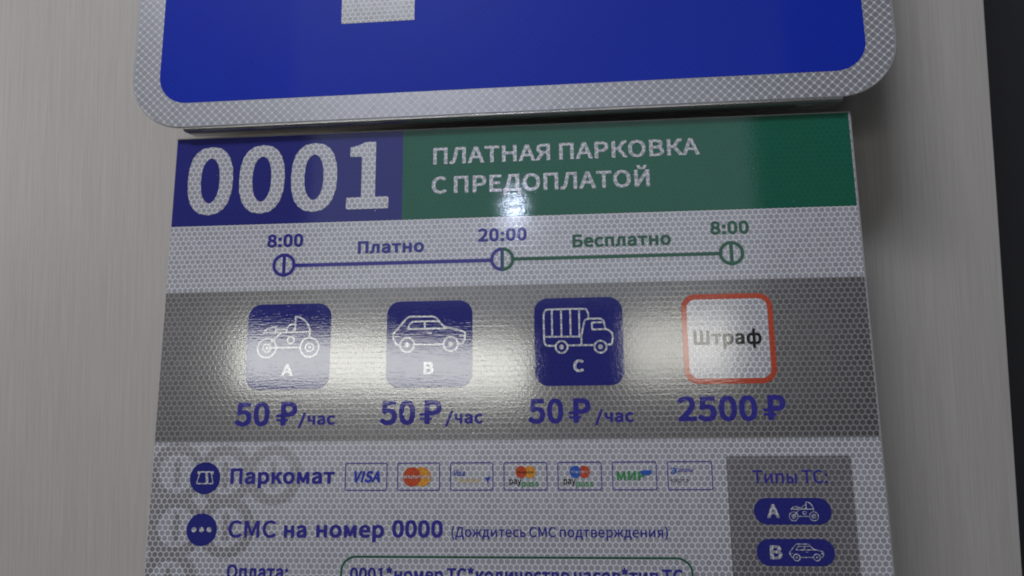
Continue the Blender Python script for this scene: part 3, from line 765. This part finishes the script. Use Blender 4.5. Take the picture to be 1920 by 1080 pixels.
# hours
CY = -121.0
text('8:00', 90.3, 123.0, -104.6, 11.8, 14, M['violet'], info, label='blue time 8:00')
text('20:00', 279.0, 321.4, -105.0, 11.8, 14, M['violet'], info, label='blue time 20:00')
text('8:00', 477.2, 509.3, -104.5, 11.5, 14, M['green2'], info, label='green time 8:00')
text('Платно', 172.7, 231.6, -112.5, 11.2, 14, M['violet'], info, label='blue word Платно')
text('Бесплатно', 360.6, 444.0, -112.2, 11.3, 14, M['green2'], info, label='green word Бесплатно')
patch('time_line', [rect(116.6, CY - 2.2, 290.0, CY + 1.0)], 0.15, M['violet'], info)['label'] = 'blue line between 8:00 and 20:00'
patch('time_line', [rect(310.3, CY - 1.6, 483.6, CY + 1.4)], 0.15, M['green2'], info)['label'] = 'green line between 20:00 and 8:00'


def marker(cx, side, mat, label):
    pr = [('o', 2.9, cx, CY, 9.1), ('l', 3.0, [(cx, CY - 9), (cx, CY + 9)])]
    clip = None
    if side:
        clip = lambda X, Y: (X - cx) * -side
    o = drawing('time_marker', pr, (cx - 12, CY - 12, cx + 12, CY + 12), 0.35, 0.15, mat, info, clip=clip)
    o['label'] = label


marker(106.5, 0, M['violet'], 'blue ring with upright bar')
marker(300.0, -1, M['violet'], 'blue half of ring')
marker(300.0, 1, M['green2'], 'green half of ring')
marker(493.7, 0, M['green2'], 'green ring with upright bar')

# price band
patch('price_band', [rect(0, -273.5, 599.6, -143.6)], 0.15, M['grey'], info)
TY = -193.0
LW = 1.5


def moto():
    w = LW
    return [('o', w, -19.0, -1.3, 8.2), ('o', w, -19.0, -1.3, 3.4), ('d', -19.0, -1.3, 1.4),
            ('o', w, 18.8, -1.2, 8.2), ('o', w, 18.8, -1.2, 3.5), ('d', 18.8, -1.2, 1.4), ('o', w, 1.9, 5.3, 2.9),
            ('l', w, [(-19, -1.1), (10.2, -1.3)]), ('l', w, [(-17.6, 1.3), (-7.7, 11.3)]),
            ('l', w, [(-22.9, 12.0), (19.0, 12.2)]),
            ('l', w, bezier_smooth([(-22.6, 12.0), (-21.1, 13.7), (-17.9, 16.1), (-11.1, 17.4)])),
            ('l', w, [(-12.0, 17.2), (-11.8, 12.0)]), ('l', w, [(-11.2, 15.0), (-2.0, 14.8)]),
            ('l', w, bezier_smooth([(-1.9, 12.4), (-1.6, 16.1), (0.8, 18.6), (4.9, 19.3)])),
            ('l', w, bezier_smooth([(5.0, 15.5), (4.2, 13.4), (2.1, 12.2)])), ('l', w, [(5.5, 25.4), (5.5, 12.3)]),
            ('l', w, bezier_smooth([(5.5, 25.6), (8.6, 25.2), (12.9, 22.9), (16.7, 18.5), (18.7, 13.2), (18.4, 7.8)]))]


def car():
    w = LW
    body = [(-25.4, -0.8), (-28.1, -0.3), (-31.1, 5.0), (-31.3, 8.9), (-25.5, 15.7), (-19.6, 22.3), (-17.0, 23.7),
            (-14.0, 23.7), (3.0, 23.5), (6.1, 22.0), (9.0, 18.0), (13.8, 13.8), (20.0, 12.6), (26.5, 11.0), (30.8, 8.9),
            (30.8, 6.2), (30.2, 2.6), (28.6, -0.3), (25.0, -0.6)]
    return [('l', w, body), ('l', w, [(26.5, 6.5), (30.7, 6.4)]), ('l', w, [(-12.7, -0.4), (12.0, -0.6)]),
            ('o', w, -19.0, -0.7, 6.0), ('d', -19.0, -0.7, 2.2), ('o', w, 18.4, -0.5, 6.1), ('d', 18.4, -0.5, 2.1),
            ('l', w, [(-18.8, 12.9), (-17.2, 16.9), (-14.3, 19.4), (8.4, 19.4)]), ('l', w, [(-18.8, 12.9), (14.6, 13.0)]),
            ('l', w, [(-4.0, 19.3), (-4.0, 13.0)]), ('l', 0.9, [(-29.5, 6.6), (-26.1, 6.5)]), ('l', 1.1, [(-1.5, 9.1), (2.0, 9.0)])]


def truck():
    w = LW
    return [('l', w, bezier_smooth([(-19.7, -3.6), (-26.0, -3.4), (-28.4, -1.4), (-28.8, 3.8), (-28.9, 22.0), (-27.6, 25.8),
                                    (-24.1, 27.2), (3.9, 27.2), (7.0, 26.1), (8.5, 23.2), (8.6, 19.2)], 3)),
            ('l', w, [(-22.0, 27.0), (-22.0, 4.2)]), ('l', w, [(-14.2, 27.0), (-14.2, 4.2)]), ('l', w, [(-6.5, 27.0), (-6.5, 4.1)]),
            ('l', w, [(1.0, 27.0), (0.8, 4.0)]), ('l', w, [(-28.8, 4.1), (2.3, 3.8)]),
            ('l', w, [(2.2, -3.4), (2.4, 4.0), (4.5, 13.9), (5.6, 17.6), (8.3, 18.7), (18.6, 18.7), (21.2, 16.9), (22.7, 9.9),
                      (25.8, 8.5), (28.2, 6.1), (28.5, 2.1), (27.4, -3.1), (24.0, -3.4)]),
            ('l', w, [(22.2, 9.7), (11.7, 9.5), (11.5, 15.5), (19.8, 15.6)]), ('l', w, [(-9.2, -3.5), (13.1, -3.5)]),
            ('o', w, -14.3, -4.7, 5.0), ('d', -14.3, -4.7, 2.0), ('o', w, 18.1, -5.0, 5.0), ('d', 18.1, -5.0, 2.0)]


BOX = (-36, -14, 36, 32)
for x0, letter, lx, what, prims in ((77.0, 'A', (108.7, 119.1), 'motorcycle', moto()), (200.2, 'B', (232.7, 241.2), 'car', car()),
                                    (326.8, 'C', (358.9, 367.6), 'lorry', truck())):
    t = patch('vehicle_tile', [rrect(x0, -230, x0 + 74, -156, 11.5, 8)], 0.30, M['navy'], info)
    t['label'] = 'blue tile with white %s outline' % what
    drawing('pictogram', prims, BOX, 0.42, 0.45, M['white'], t, off=(x0 + 37, TY))
    text(letter, lx[0], lx[1], -218.7, 10.2, 14, M['white'], t, h=0.45, name='letter')
ft = patch('fine_tile', [rrect(449.6, -230, 524.0, -155.6, 11.5, 8)], 0.30, M['red'], info)
ft['label'] = 'red framed white tile with black word'
patch('white_face', [rrect(454.0, -225.6, 519.6, -160.0, 7.5, 8)], 0.42, M['white'], ft)
text('Штраф', 458.5, 513.5, -197.9, 11.8, 13, M['black'], ft, h=0.55, label='black word Штраф')
for a, b, c in (((69.9, 100.2), (106.0, 124.3), (125.3, 157.4)), ((195.9, 225.9), (229.6, 248.4), (251.1, 282.9)),
                ((320.9, 349.8), (354.0, 372.2), (375.4, 407.2))):
    text('50', a[0], a[1], -260.5, 20.0, 13, M['violet'], info, label='price 50', st=5.0)
    text('₽', b[0], b[1], -260.3, 20.0, 14, M['violet'], info, name='rouble_symbol', st=5.0)
    text('/', c[0], c[0] + 7.0, -262.5, 13.0, 12, M['violet'], info, name='slash', ref='box')
    text('час', c[0] + 8.0, c[1], -260.2, 8.2, 13, M['violet'], info, ref='box', label='small word час')
text('2500', 443.1, 506.3, -259.9, 20.0, 13, M['violet'], info, label='price 2500', st=5.0)
text('₽', 510.6, 528.8, -259.5, 20.0, 14, M['violet'], info, name='rouble_symbol', st=5.0)

# grey watermark of linked rings in the lower left corner
rings = [('o', 8.5, x, z, 20.5) for x, z in ((106, -301), (64, -301), (22, -299), (67, -343), (24, -343), (20, -386), (-16, -322), (-14, -364))]
rings += [('l', 5.0, [(r[2], r[3] - 9), (r[2], r[3] + 9)]) for r in rings]
drawing('ring_watermark', rings, (-2, -420, 140, -272), 0.9, 0.15, M['shade'], info,
        clip=lambda X, Y: np.maximum(0.4 - X, Y + 273.7))

# payment rows
pc = patch('round_badge', [rrect(33.5, -316.6, 59.9, -290.2, 13.19, 8)], 0.30, M['navy'], info)
pc['label'] = 'navy disc with white parking meter sign'
drawing('badge_symbol', [('l', 1.0, [(40.6, -298.3), (53.6, -298.3)]), ('l', 0.8, [(42.2, -298.3), (39.9, -307.6)]),
                         ('l', 0.8, [(52.0, -298.3), (54.0, -307.6)]), ('l', 0.9, [(39.9, -307.9), (54.0, -307.9)]),
                         ('l', 2.2, [(48.2, -299), (48.8, -307)]), ('d', 41.0, -299.4, 1.1), ('d', 53.2, -299.4, 1.1)],
        (36, -312, 58, -294), 0.3, 0.45, M['white'], pc)
sc_ = patch('round_badge', [rrect(33.5, -358.3, 59.8, -332.0, 13.14, 8)], 0.30, M['navy'], info)
sc_['label'] = 'navy disc with three white dots'
drawing('badge_symbol', [('d', 40.1, -345.2, 2.1), ('d', 46.7, -345.2, 2.1), ('d', 53.2, -345.2, 2.1)],
        (36, -349, 58, -341), 0.3, 0.45, M['white'], sc_)
text('Паркомат', 68.9, 158.7, -308.3, 12.8, 13, M['violet'], info, label='bold word Паркомат')
text('СМС', 69.7, 110.6, -351.3, 13.6, 8, M['violet'], info, label='word СМС')
text('на', 117.3, 136.5, -351.3, 9.9, 13, M['violet'], info, ref='low', label='bold word на')
text('номер', 144.6, 201.6, -351.1, 9.9, 13, M['violet'], info, ref='low', label='bold word номер')
text('0000', 208.2, 250.1, -350.9, 13.5, 14, M['violet'], info, label='bold digits 0000')
text('(Дождитесь СМС подтверждения)', 257.1, 430.5, -350.4, 7.9, 5, M['violet'], info, label='small note in brackets')
text('Оплата:', 70.4, 122.4, -384.1, 11.5, 12, M['violet'], info, label='bold word Оплата')
gb = rrect(165.9, -402, 449.0, -365.2, 12.5, 8)
gi = rrect(167.5, -400.4, 447.4, -366.8, 11.0, 8)
patch('green_frame', [gb, gi[::-1]], 0.30, M['green2'], info)
text('0001*номер ТС*количество часов*тип ТС', 174.1, 440.7, -384.6, 10.2, 12, M['violet'], info, label='message format line 0001*номер ТС')


def card(x0, fn, label, top=-291.5, bot=-314.0):
    o = patch('card_frame', [rrect(x0, bot, x0 + 35.8, top, 1.8, 4), rrect(x0 + .75, bot + .75, x0 + 35.05, top - .75, 1.2, 4)[::-1]],
              0.30, M['frame'], info)
    o['label'] = label
    fn(o, x0)


def disc(x, z, rx, rz, mat, par, h, name='logo_disc'):
    return patch(name, [[(x + rx * math.cos(a * math.pi / 16), z + rz * math.sin(a * math.pi / 16)) for a in range(32)]], h, mat, par)


def c1(o, x):
    text('VISA', x + 5.8, x + 29.5, -307.4, 9.4, 17, M['visa'], o, label='slanted blue VISA', shear=0.22)


def c2(o, x):
    disc(x + 20.6, -302.9, 7.6, 7.8, M['cardamber'], o, 0.35)
    disc(x + 12.4, -302.9, 7.6, 7.8, M['cardred'], o, 0.45)
    text('MasterCard', x + 5.6, x + 27.5, -304.3, 3.0, 6, M['white'], o, h=0.6)


def c3(o, x):
    text('Visa', x + 2.2, x + 12.0, -302.4, 4.8, 9, M['visa'], o, shear=0.2)
    text('Электрон', x + 6.5, x + 25.0, -307.6, 3.6, 7, M['cardgold'], o)
    patch('logo_flag', [[(x + 28.5, -304.5), (x + 33.5, -302.5), (x + 31.2, -308.6), (x + 30.2, -305.6)]], 0.3, M['visa'], o)


def c4(a, b):
    def f(o, x):
        disc(x + 21.6, -299.4, 4.6, 4.9, b, o, 0.35)
        disc(x + 14.4, -299.4, 4.6, 4.9, a, o, 0.45)
        text('Maestro', x + 11.5, x + 24.8, -300.4, 2.0, 4, M['white'] if a is M['cardblue'] else M['black'], o, h=0.6)
        text('pay', x + 4.8, x + 14.5, -309.0, 3.8, 8, M['black'], o, ref='low')
        text('pass', x + 14.8, x + 28.6, -311.0, 3.8, 8, M['cardgreen'], o, ref='low')
    return f


def c6(o, x):
    text('МИР', x + 3.6, x + 26.5, -306.4, 7.4, 14, M['cardgreen'], o, label='green word МИР')
    patch('logo_flag', [[(x + 22.5, -299.6), (x + 24.5, -298.3), (x + 32.0, -298.3), (x + 31.2, -301.0), (x + 29.5, -302.2), (x + 24.0, -302.2)]], 0.5, M['cardblue'], o)


def c7(o, x):
    text('Э', x + 2.6, x + 7.6, -301.2, 4.6, 14, M['cardblue'], o)
    text('Электронная', x + 8.6, x + 20.6, -299.9, 3.3, 8, M['frame'], o)
    text('карта', x + 2.6, x + 16.6, -307.7, 2.3, 6, M['cardgrey'], o, ref='low')


card(167.5, c1, 'first card frame, with slanted blue word VISA')
card(211.6, c2, 'card frame with overlapping red and amber discs')
card(255.7, c3, 'card frame with small blue and gold writing')
card(299.9, c4(M['cardred'], M['cardamber']), 'card frame with small red and amber discs over green writing')
card(344.0, c4(M['cardblue'], M['cardred']), 'card frame with small blue and red discs over green writing')
card(388.1, c6, 'card frame with bold green word МИР')
card(432.1, c7, 'last card frame, with faint violet and grey writing')

# vehicle types
patch('types_panel', [rrect(479.0, -436, 576.0, -287.7, 2, 4)], 0.15, M['panel'], info)['label'] = 'grey panel listing vehicle types'
text('Типы ТС:', 499.0, 557.0, -309.0, 10.4, 6, M['violet'], info, label='thin heading Типы ТС')
for z, letter, what, prims in ((-330.2, 'A', 'motorcycle', moto()), (-361.2, 'B', 'car', car()), (-392.2, 'C', 'lorry', truck())):
    pl = patch('type_pill', [rrect(498.3, z - 10.2, 557.8, z + 10.1, 10.1, 10)], 0.30, M['navy'], info)
    pl['label'] = 'navy pill with white %s outline' % what
    text(letter, 508.5, 517.8, z - 5.1, 10.4, 13, M['white'], pl, h=0.45, name='letter')
    drawing('pictogram', [tuple([q[0]] + [1.5] + list(q[2:])) if q[0] != 'd' else q for q in prims], BOX, 0.5, 0.45, M['white'], pl,
            off=(536.4, z - 3.4), scale=0.41)

# dust specks stuck on the film
random.seed(4)
V, Fc = [], []
for x, z, r in ((216.3, -252, 0.9), (275.0, -268, 0.9), (329.8, -62, 0.4), (341, -88, 0.4), (312, -143, 0.5), (368.5, -155, 0.8), (152, -240, 0.5),
                (208, -245, 0.8), (404, -270, 0.5), (187.5, -74, 0.6)) + tuple((random.uniform(10, 590), random.uniform(-430, -5), random.uniform(0.15, 0.35)) for _ in range(50)):
    b = len(V)
    k = 7
    a0 = random.uniform(0, 6)
    for i in range(k):
        rr = r * random.uniform(0.6, 1.1)
        V.append(((x + rr * math.cos(a0 + 6.283 * i / k)) * .001, -0.00062, (z + rr * math.sin(a0 + 6.283 * i / k)) * .001))
    V.append((x * .001, -0.0009 - r * 0.0002, z * .001))
    for i in range(k):
        Fc.append((b + i, b + (i + 1) % k, b + k))
m, nt, p = new_mat('pale_dust')
p.inputs['Base Color'].default_value = (0.75, 0.75, 0.78, 1)
d = to_obj('dust_specks', V, Fc, m, info)
d['kind'] = 'stuff'
